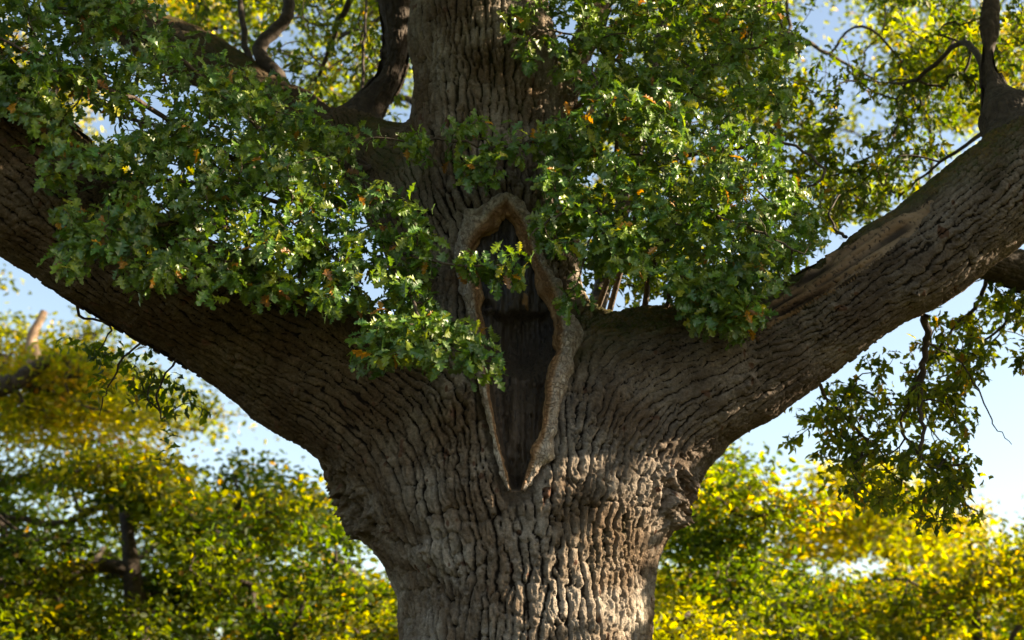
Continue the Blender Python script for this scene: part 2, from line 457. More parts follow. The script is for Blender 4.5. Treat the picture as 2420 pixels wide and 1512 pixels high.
def phasor(sel, spacing, s_al, s_ac, dens, across, seed, jit=.16):
    """sparse oriented-kernel phase field on the surface; returns phase in (-pi, pi)"""
    r = np.random.default_rng(seed); res = np.zeros(nv, np.complex64)
    idx = np.flatnonzero(sel); kk = r.choice(idx, int(len(idx)*dens), replace=False)
    Pw = (V + warp).astype(np.float32)
    kk = kk[np.argsort(V[kk, 0])]
    Kp, Kt, Ka, Kn = (a[kk].astype(np.float32) for a in (V, flow, acr, Nn))
    ja = (r.normal(0, jit, len(kk)) + (vnoise(V[kk], 3.0, seed+70)-.5)*jit*3.2).astype(np.float32)[:, None]
    Kt, Ka = Kt*np.cos(ja)+Ka*np.sin(ja), Ka*np.cos(ja)-Kt*np.sin(ja)
    f = (2*np.pi/(spacing[kk]*np.clip(r.normal(1, .26, len(kk)), .5, 1.8))).astype(np.float32); ph = r.uniform(0, 2*np.pi, len(kk)).astype(np.float32)
    sa = s_al[kk].astype(np.float32); sc = s_ac[kk].astype(np.float32)
    bt, ba, bn = (Kp*Kt).sum(1), (Kp*Ka).sum(1), (Kp*Kn).sum(1)
    R = 1.9*float(sa.max()); B = max(.12, R*.7)
    cell = np.floor(V[idx]/B).astype(np.int64); key = (cell[:, 0]*1000+cell[:, 1])*1000+cell[:, 2]
    o = np.argsort(key, kind='stable'); ks = key[o]; st = np.flatnonzero(np.r_[True, ks[1:] != ks[:-1]]); en = np.r_[st[1:], len(ks)]
    for s, e in zip(st, en):
        vi = idx[o[s:e]]; P = Pw[vi]
        mn, mx = P.min(0)-R, P.max(0)+R
        a, b = np.searchsorted(Kp[:, 0], (mn[0], mx[0]))
        q = Kp[a:b]; m = a+np.flatnonzero((q[:, 1] > mn[1]) & (q[:, 1] < mx[1]) & (q[:, 2] > mn[2]) & (q[:, 2] < mx[2]))
        if not len(m): continue
        al = P@Kt[m].T-bt[m]; ac = P@Ka[m].T-ba[m]; dn = P@Kn[m].T-bn[m]
        w = np.exp(-.5*((al/sa[m])**2+(ac/sc[m])**2) - dn*dn*40)
        th = (ac if across else al)*f[m]+ph[m]
        res[vi] = (w*np.cos(th)).sum(1)+1j*(w*np.sin(th)).sum(1)
    return np.angle(res), np.abs(res)

warp = np.stack([vnoise(V, 14, 80+i)-.5 for i in range(3)], 1)*.030 + np.stack([vnoise(V, 38, 84+i)-.5 for i in range(3)], 1)*.014
big = np.minimum(1, np.exp(-np.maximum(D[0]-np.minimum(D[2], D[3]), -.0)/.25))      # 1 on the trunk, falls on the limbs
onst = np.exp(-np.maximum(D[1]-np.minimum(D[2], D[3]), 0)/.25)*(D[1] < D[0]+.1)
spacing = .062 + .026*big + .016*np.clip(onst, 0, 1)*(1-big)
spacing *= .68+.64*vnoise(V, .9, 5)
spacing[np.isin(part_v, [4, 5, 6, 7, 8])] *= .8
th1, a1 = phasor(front, spacing, spacing*2.7, spacing*.60, .026, True, 1, .12)
th2, a2 = phasor(front, spacing*2.3, spacing*.9, spacing*.45, .06, False, 2, .3)
th3, a3 = phasor(front, spacing*.34, spacing*1.0, spacing*.24, .10, True, 3, .22)
print('phasor', round(time.time()-T0, 1))
e1 = np.abs(th1)/np.pi; e2 = np.abs(th2)/np.pi; e3 = np.abs(th3)/np.pi
crackw = .7+1.5*vnoise(V, 2.3, 15)
ridge = np.clip((1-e1**(1.9*crackw))*1.25, 0, 1)
crossc = e2**11*(.25+.95*vnoise(V, 6, 8))
hgt = np.clip(ridge - .7*crossc - .65*e3**3*vnoise(V, 4, 16), 0, 1)
amp = .032 + .036*big + .008*onst
amp[np.isin(part_v, [4, 5, 6, 7, 8])] = .016
amp *= .55+.9*vnoise(V, 1.9, 6)
plate = vnoise(V*[1, 1, .55], 17, 9)
disp = amp*(hgt-.75) + (vnoise(V, 1.05, 11)-.5)*.16 + (vnoise(V, 2.4, 12)-.5)*.09 + (vnoise(V, 7, 13)-.5)*.018
step_ = np.floor(vnoise(V, 11, 18)*5)/5
disp += (plate-.5)*.010*hgt + (step_-.5)*.022*hgt*(.4+.6*big) + (vnoise(V, 30, 17)-.5)*.008*hgt + (vnoise(V, 60, 14)-.5)*.008
crum = np.exp(-((px-1480)/120)**2-((py-725)/45)**2)*front
disp += crum*((vnoise(V, 9, 90)-.5)*.10+(vnoise(V, 24, 91)-.5)*.06)
# ruffled collars of bark below the two big forks
def bump_at(x, y, rx, ry):
    return np.exp(-((px-x)/rx)**2-((py-y)/ry)**2)
ruf = np.clip(bump_at(800, 1160, 60, 60)+bump_at(865, 1235, 50, 60)+bump_at(1595, 1140, 50, 60)+bump_at(1575, 1200, 40, 40), 0, 1)*front
rf = np.abs(vnoise(V, 8.5, 21)-.5)*2
disp += ruf*((1-rf)**2*.10-.03 + (vnoise(V, 13, 22)-.5)*.13 + (np.floor(vnoise(V*[1, 1, .6], 9, 23)*4)/4-.4)*.12 + amp*1.5*(hgt-.5))
for (kx, ky, kr, ka) in [(560, 845, 30, .07), (395, 742, 22, .05), (700, 930, 24, .05), (1765, 905, 26, .06), (2160, 690, 22, .05), (1960, 800, 20, .05), (1040, 150, 24, .05), (1010, 1300, 26, .05), (2260, 560, 24, .05)]:
    q_ = np.hypot((px-kx)/kr, (py-ky)/kr)                      # old knots and burrs
    disp += front*ka*(np.exp(-q_**2)*(.7+.6*np.cos(q_*7)*np.exp(-q_)) + (vnoise(V, 22, 99)-.5)*np.exp(-q_**2)*.6)
disp[~front] = 0

# --- the wound: rim path (px, py, r)
RIM = np.array([(1203, 1160, 4), (1190, 1120, 8), (1172, 1050, 9), (1155, 980, 10), (1143, 905, 10), (1133, 835, 14), (1123, 770, 18), (1114, 700, 21),
       (1106, 645, 24), (1104, 600, 28), (1116, 560, 32), (1143, 524, 34), (1170, 494, 28), (1196, 478, 17), (1222, 503, 21), (1245, 548, 21),
       (1263, 600, 20), (1285, 652, 22), (1308, 702, 26), (1326, 750, 28), (1336, 800, 30), (1331, 850, 27), (1313, 910, 21), (1302, 970, 17),
       (1293, 1030, 19), (1282, 1068, 26), (1264, 1104, 15), (1247, 1138, 9), (1236, 1160, 5)], float)
RIM[2:-2, :2] += rng.normal(0, 1.3, (len(RIM)-4, 2)); RIM[:, 2] *= rng.uniform(.88, 1.18, len(RIM))
rp, rr = smooth_path(np.column_stack([RIM[:, :2], RIM[:, 0]*0]), RIM[:, 2], 5)
poly = rp[:, :2]
cand = np.flatnonzero(front & np.isin(part_v, [0, 1, 2, 3]) & (Nn[:, 1] < .1) & (px > 1020) & (px < 1420) & (py > 430) & (py < 1260))
def poly_dist(x, y, pl, closed=True):
    best = np.full(len(x), 1e9); n = len(pl)
    for i in range(n if closed else n-1):
        a, b = pl[i], pl[(i+1) % n]; ab = b-a
        t = np.clip(((x-a[0])*ab[0]+(y-a[1])*ab[1])/max(ab@ab, 1e-9), 0, 1)
        best = np.minimum(best, np.hypot(x-a[0]-t*ab[0], y-a[1]-t*ab[1]))
    return best
pd = poly_dist(px[cand], py[cand], poly); ip = in_poly(px[cand], py[cand], poly)
wd = np.where(ip, pd, -pd)*.0037                                        # metres inside the rim
wound = np.zeros(nv, bool); wound[cand[ip]] = True
# flat, dark inner bark next to the rim
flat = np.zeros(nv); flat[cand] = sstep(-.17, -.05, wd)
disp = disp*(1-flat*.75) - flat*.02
# a dried strip below the tip of the wound
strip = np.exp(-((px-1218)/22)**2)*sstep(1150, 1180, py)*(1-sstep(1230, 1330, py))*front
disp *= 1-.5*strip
Vd = V + Nn*disp[:, None]
c_ = cand[ip]
grain = vnoise(np.column_stack([px[c_]*.11, py[c_]*.006, py[c_]*0]), 1.0, 31)
hollow = np.exp(-((px[c_]-1232)/62)**2-((py[c_]-785)/85)**2)
lip = np.exp(-((px[c_]-1180)/50)**2-((py[c_]-730)/40)**2)
dep = .13*sstep(0, .10, wd[ip]) + .28*hollow - .05*lip + (grain-.5)*.06*sstep(.02, .1, wd[ip])
dep -= .05*sstep(.12, .3, wd[ip])*(1-hollow)
edge_ = 728+14*np.sin(px[c_]*.07)+(vnoise(V[c_], 14, 32)-.5)*40
dep -= (.11*(1-sstep(-8, 8, py[c_]-edge_)) - .05*sstep(880, 900, py[c_]+(vnoise(V[c_], 10, 33)-.5)*30))*sstep(.02, .09, wd[ip])
dep += (np.abs(vnoise(np.column_stack([px[c_]*.045, py[c_]*.004, py[c_]*0]), 1.0, 34)-.5) < .05)*.03*sstep(.03, .1, wd[ip])
for (hx, hy, hr, hd) in [(1207, 1078, 4, .05), (1226, 1050, 4, .05), (1205, 1112, 4.5, .06), (1222, 1122, 4, .05), (1193, 1102, 4, .05), (1226, 560, 5, .04), (1190, 545, 9, .08)]:
    dep += hd*np.exp(-(((px[c_]-hx)/hr)**2+((py[c_]-hy)/(hr*2.0))**2))
for (x0, y0, x1, y1, w, hd) in [(1150, 585, 1260, 612, 2.2, .05), (1178, 560, 1176, 650, 2.6, .06), (1160, 650, 1240, 640, 2, .03), (1228, 1010, 1224, 1120, 2, .03), (1170, 930, 1186, 1060, 2, .03), (1250, 880, 1244, 1000, 2, .03)]:
    dl = poly_dist(px[c_], py[c_], np.array([(x0, y0), (x1, y1)], float), False); dep += hd*np.exp(-(dl/w)**2)
Vd[c_, 1] += dep
# --- the long dead scar on the upper edge of the greyer limb
SC = np.array([(1785, 742), (1880, 662), (1960, 600), (2060, 546), (2130, 500), (2205, 470), (2195, 508), (2115, 585), (2030, 642), (1960, 688), (1890, 724), (1815, 765)], float)
cs = np.flatnonzero(front & (part_v == 3) & (px > 1760) & (px < 2230))
isc = in_poly(px[cs], py[cs]+(vnoise(V[cs], 9, 40)-.5)*22, SC)
sv = cs[isc]; scar = np.zeros(nv, bool); scar[sv] = True
sd = poly_dist(px[sv], py[sv], SC)
al = (V[sv]*nrm(np.array([.8, -.2, .55]))).sum(1); ac_ = (V[sv]*acr[sv].mean(0)).sum(1)
sg = vnoise(np.column_stack([al*3, ac_*26, al*0]), 1, 41); sg2 = vnoise(np.column_stack([al*2.2, ac_*11, al*0]), 1, 43)
Vd[sv] = V[sv] + Nn[sv]*(-.02-.10*sstep(0, 14, sd)*sstep(.48, .66, sg2) + (sg-.5)*.07 + .05*np.exp(-(sd/5)**2)*(vnoise(V[sv], 14, 44)-.25))[:, None]
scg = np.ones(nv); scg[sv] = np.where(sg2 > .62, .05, np.clip(.05+.9*sg, 0, 1))

up = Nn[:, 2]
moss = sstep(.15, .75, up)*sstep(.35, .6, vnoise(V, 1.6, 50))*.9
moss += sstep(.35, .8, up)*bump_at(1480, 740, 130, 70)*.9
moss += bump_at(2330, 400, 170, 120)*sstep(-.1, .5, up)*.6 + bump_at(900, 380, 120, 70)*sstep(-.1, .4, up)*.8
algae = sstep(.52, .75, vnoise(V, .9, 51))*.35
mossv = np.clip(moss+algae*(hgt < .8), 0, 1)
prnd = np.clip(plate*1.15-.05, 0, 1)
prnd = np.where(prnd > .9, prnd, prnd*.95)
bark_attr = np.column_stack([hgt*(1-.0*flat), mossv, prnd])
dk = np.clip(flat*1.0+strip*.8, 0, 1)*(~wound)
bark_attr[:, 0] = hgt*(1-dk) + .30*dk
bark_attr[scar, 0] = scg[scar]; bark_attr[wound, 0] = 1.0; bark_attr[wound, 1] = sstep(640, 960, py[wound])
chip = (np.hypot((px-1242)/7, (py-705)/22) < 1) & (vnoise(V, 30, 35) > .42); bark_attr[wound & chip, 2] = 1.0; bark_attr[wound & ~chip, 2] = 0

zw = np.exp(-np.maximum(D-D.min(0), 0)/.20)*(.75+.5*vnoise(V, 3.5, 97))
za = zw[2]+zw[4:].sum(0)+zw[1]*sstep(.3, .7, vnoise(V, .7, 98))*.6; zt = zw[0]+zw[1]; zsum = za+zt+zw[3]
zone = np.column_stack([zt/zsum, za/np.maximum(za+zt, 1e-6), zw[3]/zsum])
lab = part_v.copy(); lab[wound] = 20; lab[scar] = 21
fl = lab[Q]; fl = np.where((fl[:, 0] == fl[:, 1]) | (fl[:, 0] == fl[:, 2]), fl[:, 0], fl[:, 1])
full = mesh_from('full', Vd, [Q]); fn = np.empty(nv*3, np.float32); full.vertex_normals.foreach_get('vector', fn); fn = fn.reshape(-1, 3)
bpy.data.meshes.remove(full)
bl = raw(vback).argmin(0)[qback[:, 0]]
PARTS = {0: ('trunk', M_BARK), 1: ('central_stem', M_BARK), 2: ('limb', M_BARK), 3: ('limb', M_BARK), 4: ('limb', M_BARK),
         5: ('limb', M_DARK), 6: ('limb', M_BARK), 7: ('limb', M_DARK), 8: ('limb', M_DARK), 20: ('heartwood', M_HEART), 21: ('dead_wood_scar', M_SCAR)}
part_obj = {}
for k, (nm, mat) in PARTS.items():
    f = Q[fl == k]
    if not len(f): continue
    u, inv = np.unique(f, return_inverse=True)
    fb = qback[bl == k]; vb, ib = np.unique(fb, return_inverse=True)      # the far side, coarser
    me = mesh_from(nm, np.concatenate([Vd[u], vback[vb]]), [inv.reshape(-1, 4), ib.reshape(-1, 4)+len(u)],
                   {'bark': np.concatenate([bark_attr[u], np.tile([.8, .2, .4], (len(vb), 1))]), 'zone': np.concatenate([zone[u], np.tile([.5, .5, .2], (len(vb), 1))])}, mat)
    me.normals_split_custom_set_from_vertices(np.concatenate([fn[u], vn[vb]]).tolist())
    shift(me, OAK)
    part_obj[k] = obj(nm, me, OAK)
part_obj[20]['label'] = 'dark weathered heartwood exposed inside the wound'
part_obj[21]['label'] = 'brown splintered strip of dead wood along the limb'

# --- the rolled rim of new bark round the wound
def surf_hit(x, y):
    d = nrm(ray(x, y)); o = np.array([0, CAMY, CAMZ]); t = 8.5
    for _ in range(60):
        h = float(sdf((o+d*t)[None])[0]); t += h*.8
        if abs(h) < .002: break
    return o+d*t
C3 = np.array([surf_hit(*p) for p in RIM[:, :2]]); R3 = RIM[:, 2]*.0037
C3[:, 1] -= .01
P3, Rr = smooth_path(C3, R3, 14)
m = len(P3); sides = 36
ctr = surf_hit(1218, 800)
Tt = nrm(np.gradient(P3, axis=0)); ang = np.arange(sides)/sides*2*math.pi
gx = np.stack([sdf(P3+np.eye(3)[i]*.01)-sdf(P3) for i in range(3)], 1); Nr = nrm(gx)
Br = nrm(np.cross(Tt, Nr)); Nr = np.cross(Br, Tt)
flip_ = np.sign(((ctr-P3)*Br).sum(1)); flip_[flip_ == 0] = 1; Br = Br*flip_[:, None]     # Br points into the wound
VV = []
for i in range(m):
    c, s = np.cos(ang), np.sin(ang)
    VV.append(P3[i] + Br[i]*(c*Rr[i]*1.0)[:, None] + Nr[i]*(np.where(s > 0, s*1.05, s*.9)*max(Rr[i], .03))[:, None])
VV = np.concatenate(VV); cc = np.tile(np.cos(ang), m); ss = np.tile(np.sin(ang), m)
ra = np.repeat(np.arange(m), sides)
dirn = nrm(VV-P3[ra])
lr = np.repeat(Rr, sides)
VV += dirn*((vnoise(VV, 4.5, 61)-.5)*.7*lr+(vnoise(VV, 13, 62)-.5)*.6*lr + (np.abs(vnoise(VV*[1, 1, .35], 34, 64)-.5)-.2)*.03*(ss > -.3) + (vnoise(VV, 40, 63)-.5)*.014)[:, None]
i = np.arange(m-1)[:, None]*sides; j = np.arange(sides)[None]; j2 = (j+1) % sides
Fc = np.stack([i+j, i+j2, i+sides+j2, i+sides+j], -1).reshape(-1, 4)
if np.dot(np.cross(VV[Fc[5, 1]]-VV[Fc[5, 0]], VV[Fc[5, 3]]-VV[Fc[5, 0]]), VV[Fc[5, 0]]-P3[0]) < 0: Fc = Fc[:, ::-1]
mr, nt, out = new_mat('callus_bark'); L = nt.links.new
a_ = N(nt, 'ShaderNodeAttribute', attribute_name='bark'); se = N(nt, 'ShaderNodeSeparateColor'); L(a_.outputs[0], se.inputs[0])
tc = N(nt, 'ShaderNodeTexCoord'); no = N(nt, 'ShaderNodeTexNoise'); no.inputs['Scale'].default_value = 18; no.inputs['Detail'].default_value = 5
L(tc.outputs['Object'], no.inputs['Vector'])
vo = N(nt, 'ShaderNodeTexVoronoi', feature='DISTANCE_TO_EDGE'); vo.inputs['Scale'].default_value = 30
mpn = N(nt, 'ShaderNodeMapping'); mpn.inputs['Scale'].default_value = (1.3, 1, .7)
wn_ = N(nt, 'ShaderNodeTexNoise'); wn_.inputs['Scale'].default_value = 7; L(tc.outputs['Object'], wn_.inputs['Vector'])
wa = N(nt, 'ShaderNodeVectorMath', operation='MULTIPLY_ADD'); L(wn_.outputs[1], wa.inputs[0]); wa.inputs[1].default_value = (.16, .16, .16); L(tc.outputs['Object'], wa.inputs[2])
L(wa.outputs[0], mpn.inputs[0]); L(mpn.outputs[0], vo.inputs['Vector'])
wv = N(nt, 'ShaderNodeMath', operation='SINE'); wm = N(nt, 'ShaderNodeMath', operation='MULTIPLY_ADD')
L(se.outputs[1], wm.inputs[0]); wm.inputs[1].default_value = 34; L(no.outputs[0], wm.inputs[2]); L(wm.outputs[0], wv.inputs[0])
outer = mixc(nt, ramp(nt, no.outputs[0], .35, .65), (.27, .205, .155), (.43, .37, .315))
outer = mixc(nt, ramp(nt, vo.outputs[0], .04, .0), outer, (.17, .125, .092))
inner = mixc(nt, ramp(nt, wv.outputs[0], -.6, .9), (.24, .125, .060), (.40, .235, .125))
c = mixc(nt, ramp(nt, se.outputs[0], .55, .80), outer, inner)
p = N(nt, 'ShaderNodeBsdfPrincipled'); p.inputs['Roughness'].default_value = .7; p.inputs['Specular IOR Level'].default_value = .3
L(c, p.inputs['Base Color'])
hm = N(nt, 'ShaderNodeMath', operation='ADD'); L(ramp(nt, vo.outputs[0], 0, .12), hm.inputs[0]); L(no.outputs[0], hm.inputs[1])
bu = N(nt, 'ShaderNodeBump'); bu.inputs['Distance'].default_value = .012; L(hm.outputs[0], bu.inputs['Height']); L(bu.outputs[0], p.inputs['Normal'])
L(p.outputs[0], out.inputs[0])
me = mesh_from('callus_rim', VV, [Fc], {'bark': np.column_stack([cc*.5+.5, np.tile(np.arange(sides)/sides, m), ss*.5+.5])}, mr)
obj('callus_rim', shift(me, OAK), OAK, label='pale brown rolled rim of new bark round the wound')
print('rim', round(time.time()-T0, 1))

# ================================================================ leaves
HALF = np.array([(0, .012), (.10, .016), (.17, .085), (.25, .055), (.35, .21), (.43, .085), (.53, .31), (.61, .12), (.71, .29), (.79, .12), (.89, .17), (1.0, .02)])
def leaf_shape(seed, half=HALF):
    r = np.random.default_rng(seed); h = half.copy()
    n = len(h); V = []; F = []
    L_, R_ = h[:, 1]*r.uniform(.85, 1.15, n), h[:, 1]*r.uniform(.85, 1.15, n)
    bend, fold, tw = r.uniform(.05, .42), r.uniform(.05, .5), r.uniform(-.5, .5)
    for i in range(n):
        t = h[i, 0]; z = -bend*t*t+.06*math.sin(t*5); wv_ = .05*math.sin(t*19+seed)
        mx = .05*tw*math.sin(t*3)
        V.append((t, mx, z))
        for sgn, w in ((1, L_[i]), (-1, R_[i])):
            V.append((t+.10*w*1.2, mx+sgn*w, z+fold*w+sgn*tw*w*t+wv_*(1 if w > .1 else 0)))
    for i in range(n-1):
        a, b = i*3, i*3+3
        F.append((a, b, b+1, a+1)); F.append((a, a+2, b+2, b))
    return np.array(V), np.array(F)
SHAPES = [leaf_shape(s) for s in range(8)]
HALF_LO = np.array([(0, .02), (.2, .06), (.4, .18), (.5, .12), (.65, .27), (.8, .14), (1, 0)])
SHAPES_LO = [leaf_shape(s, HALF_LO) for s in range(6)]
def far_shape(seed):
    r = np.random.default_rng(seed); w = r.uniform(.20, .32); f = r.uniform(.02, .14); b = r.uniform(.0, .25)
    return (np.array([(0, 0, 0), (.3, -w, f), (.75, -w*.8, f-b*.5), (1, 0, -b), (.75, w*.8, f-b*.5), (.3, w, f)]), np.array([(0, 1, 2, 3), (0, 3, 4, 5)]))
SHAPES_FAR = [far_shape(s) for s in range(6)]

def leaf_frames(dirs, normals):
    x = nrm(dirs); z = nrm(normals - x*(normals*x).sum(1)[:, None]); y = np.cross(z, x)
    return np.stack([x, y, z], -1)          # columns

def leaves_mesh(name, pos, Rm, sc, var, tint, shapes, mat, origin):
    Vs, Fs, As, n = [], [], [], 0
    for v in range(len(shapes)):
        k = np.flatnonzero(var == v)
        if not len(k): continue
        SV, SF = shapes[v]
        P = np.einsum('nij,vj->nvi', Rm[k]*sc[k][:, None, None], SV)+pos[k][:, None]
        Vs.append(P.reshape(-1, 3)); m = len(SV)
        Fs.append((SF[None]+(np.arange(len(k))*m)[:, None, None]+n).reshape(-1, SF.shape[1]))
        As.append(np.repeat(tint[k], m, 0)); n += len(k)*m
    return mesh_from(name, np.concatenate(Vs)-np.asarray(origin), [np.concatenate(Fs)], {'tint': np.concatenate(As)}, mat, smooth=False)

GREEN = np.array([(.095, .190, .024), (.130, .225, .026), (.070, .165, .036), (.160, .240, .028), (.090, .185, .050), (.200, .260, .032), (.130, .210, .075), (.33, .33, .03), (.48, .22, .02), (.32, .14, .04)])
GP = np.array([.19, .19, .14, .14, .11, .10, .07, .03, .014, .010])
OLIVE = np.array([(.060, .110, .014), (.085, .130, .014), (.11, .15, .015), (.045, .09, .016), (.17, .17, .016), (.30, .17, .02), (.22, .10, .03)])
OP = np.array([.25, .25, .20, .16, .12, .014, .006])

class Grow:
    """branches given as polylines, then twigs attached one by one to the nearest node"""
    def __init__(s): s.fw = .35; s.P, s.par, s.bid, s.tw, s.cnt, s.base = [], [], [], [], [], []
    def branch(s, pts, bid, r0, r1, parent=-1):
        P = smooth_path(pts, n=5) + 0
        P[1:-1] += rng.normal(0, .010, P[1:-1].shape)
        ids = []
        for q, rad in zip(P, np.linspace(r0, r1, len(P))):
            s.P.append(q); s.par.append(ids[-1] if ids else parent); s.bid.append(bid); s.base.append(rad); ids.append(len(s.P)-1)
        s.tw.append(ids); return ids
    def attach(s, tg, pull=.25, droop=.05, start_from=1):
        """returns end node ids"""
        tg = np.asarray(tg); A = np.array(s.P)
        d0 = np.min(np.linalg.norm(tg[:, None]-A[None], axis=2), axis=1)
        ends = np.zeros(len(tg), int)
        for k in np.argsort(d0):
            t = tg[k]; A = np.asarray(s.P)
            d = np.linalg.norm(A-t, axis=1); j = int(np.argmin(d+rng.random(len(d))*.05))
            a = A[j]; ln = d[j]; n = max(2, min(5, int(ln/.16)+2))
            side = rng.normal(0, .12, 3)*ln; side[2] += .10*ln
            pj = s.par[j]
            fw = nrm(a-A[pj])*ln*s.fw if pj >= 0 else np.zeros(3)
            ids = [j]
            for u in np.linspace(0, 1, n+1)[1:]:
                q = a*(1-u)**2 + 2*u*(1-u)*((a+t)/2+side*.8+fw) + t*u*u
                q[2] -= 0
                s.P.append(q); s.par.append(ids[-1]); s.bid.append(s.bid[j]); s.base.append(0); ids.append(len(s.P)-1)
            s.tw.append(ids); ends[k] = ids[-1]
        return ends
    def radii(s, tip=.0028, ex=.42):
        n = len(s.P); c = np.ones(n); has = np.zeros(n)
        for i in range(n-1, -1, -1):
            if s.par[i] >= 0: c[s.par[i]] += c[i] if not has[s.par[i]] else c[i]
        s.c = c; r = tip*np.power(c, ex)*.75
        return np.maximum(r, np.array(s.base))
    def meshes(s, tip=.0028, ex=.42, rmax=.2, sides=(4, 7)):
        r = np.minimum(s.radii(tip, ex), rmax); P = np.array(s.P); out = {}
        for ids in s.tw:
            b = s.bid[ids[-1]]
            rr_ = r[ids].copy()
            if s.base[ids[-1]] == 0 and len(ids) > 1: rr_[0] = rr_[1]*1.1
            out.setdefault(b, Tubes()).add(P[ids], rr_, sides[1] if rr_.max() > .03 else sides[0])
        return out

def sample_poly(poly, n, holes=()):
    poly = np.asarray(poly, float); mn, mx = poly.min(0), poly.max(0); out = []
    tot = 0
    while tot < n:
        q = rng.uniform(mn, mx, (n*3, 2)); k = in_poly(q[:, 0], q[:, 1], poly)
        for (hx, hy, rx, ry) in holes: k &= ((q[:, 0]-hx)/rx)**2+((q[:, 1]-hy)/ry)**2 > 1
        q = q[k]; out.append(q); tot += len(q)
    return np.concatenate(out)[:n]

def sprays(ends, G, kmin, kmax, size, face, L=(.12, .30), tintset=(GREEN, GP), spread=1.0):
    """leaf arrays for the shoots that end at the given nodes"""
    pos, dr, nm, sc, tn, bd = [], [], [], [], [], []
    P = np.array(G.P)
    for e in ends:
        p = P[e]; d = nrm(p-P[G.par[e]]); d = nrm(d+rng.normal(0, .25, 3)+np.array([0, 0, -.08]))
        k = rng.integers(kmin, kmax+1); ln = rng.uniform(*L)
        s1 = nrm(np.cross(d, [0.1, 0.2, 1])); s2 = np.cross(d, s1)
        base = tintset[0][rng.choice(len(tintset[1]), p=tintset[1]/tintset[1].sum())] if rng.random() < .25 else None
        a0 = rng.random()*6.28; vary = rng.uniform(.68, 1.32)
        for i in range(k):
            u = (i+rng.random()*.5)/k; a = a0+i*2.4
            if u > .55: b = rng.uniform(.35, 1.25)
            else: b = rng.uniform(.7, 1.4)
            side = s1*math.cos(a)+s2*math.sin(a)
            ld = d*math.cos(b)+side*math.sin(b)*spread + np.array([0, 0, -.18])
            pos.append(p - d*ln*(1-u) + rng.normal(0, .006, 3)); dr.append(ld)
            nm.append(face + rng.normal(0, .48, 3) + side*.25)
            sc.append(size*rng.uniform(.62, 1.2))
            t = base if (base is not None and rng.random() < .7 and base[0] < .2) else tintset[0][rng.choice(len(tintset[1]), p=tintset[1]/tintset[1].sum())]
            tn.append(t*rng.uniform(.8, 1.2)*vary); bd.append(G.bid[e])
    dr, nm = np.array(dr), np.array(nm)
    return dict(pos=np.array(pos), R=leaf_frames(dr, nm), sc=np.array(sc), tint=np.array(tn), bid=np.array(bd))

# ---- foliage in front of the wood
GF = Grow()
def br(pts, bid, r0=.03, r1=.006):
    return GF.branch([at(x, y, Y) for x, y, Y in pts], bid, r0, r1)
FB = [
 [(800, 720, -.55), (720, 610, -1.5), (540, 545, -1.9), (350, 530, -2.25), (210, 560, -2.5)],
 [(880, 650, -.5), (900, 610, -1.4), (970, 700, -1.9), (1010, 790, -2.0), (1090, 830, -2.0), (1165, 850, -1.9)],
 [(900, 640, -.5), (950, 600, -1.5), (1050, 625, -1.8), (1190, 625, -1.9)],
 [(760, 560, .0), (650, 430, -1.0), (480, 335, -1.7), (320, 235, -2.3), (140, 170, -2.7), (0, 90, -2.9)],
 [(900, 400, .4), (780, 375, -.3), (650, 330, -.9), (520, 220, -1.4), (380, 110, -1.8), (200, 30, -2.2)],
 [(800, 620, -.2), (690, 500, -1.2), (500, 440, -1.7), (300, 430, -2.15), (130, 410, -2.4)],
 [(1375, 330, .1), (1310, 325, -1.0), (1190, 350, -1.35), (1050, 330, -1.4), (965, 345, -1.3)],
 [(1400, 760, .0), (1455, 570, -.9), (1400, 480, -1.5), (1330, 500, -1.8), (1255, 555, -1.8)],
 [(1430, 780, .2), (1505, 470, -.7), (1460, 360, -1.2), (1420, 240, -1.5), (1400, 150, -1.6)],
 [(1520, 800, .0), (1545, 620, -.9), (1650, 510, -1.4), (1780, 545, -1.7), (1900, 600, -1.8)],
 [(1560, 810, .0), (1590, 660, -1.0), (1660, 690, -1.4), (1720, 760, -1.5)],
 [(1490, 420, 1.3), (1570, 300, .3), (1650, 200, -.3), (1750, 130, -.6), (1860, 80, -.8)],
 [(1360, 260, .4), (1450, 150, -.5), (1350, 85, -.8), (1270, 70, -.9)],
 [(1500, 420, 1.2), (1580, 380, .1), (1720, 350, -.5), (1860, 340, -.7), (1950, 400, -.8)],
]
r0s = [.022, .022, .018, .028, .028, .016, .02, .03, .03, .03, .022, .035, .02, .03]
for b, p in enumerate(FB): br(p, b, r0s[b])
def ttargets(poly, n, y0, y1, holes=(), lean=None):
    q = sample_poly(poly, n, holes); Y = rng.uniform(y0, y1, n)
    if lean is not None: Y = lean(q[:, 0])+rng.uniform(y0, y1, n)
    return np.array([at(a, b, c) for (a, b), c in zip(q, Y)])
leanL = lambda x: np.interp(x, [0, 300, 600, 900, 1200], [-2.7, -2.35, -1.85, -1.6, -1.6])
leftpoly = [(-120, -80), (330, -60), (420, 60), (440, 150), (560, 190), (640, 235), (700, 260), (760, 300), (840, 310), (860, 345), (800, 400), (790, 440), (960, 450), (990, 490), (1000, 540), (1050, 590),
            (1010, 680), (1030, 750), (990, 765), (970, 740), (800, 750), (720, 720), (600, 730), (560, 690), (440, 670), (340, 690), (260, 660), (150, 660), (120, 600), (140, 510), (80, 430), (110, 340), (60, 290), (-120, 220)]
holesL = [(255, 290, 95, 48), (150, 235, 45, 30), (790, 345, 50, 28), (420, 400, 45, 28), (600, 300, 26, 30), (900, 520, 26, 22), (480, 590, 24, 16), (170, 470, 60, 26)]
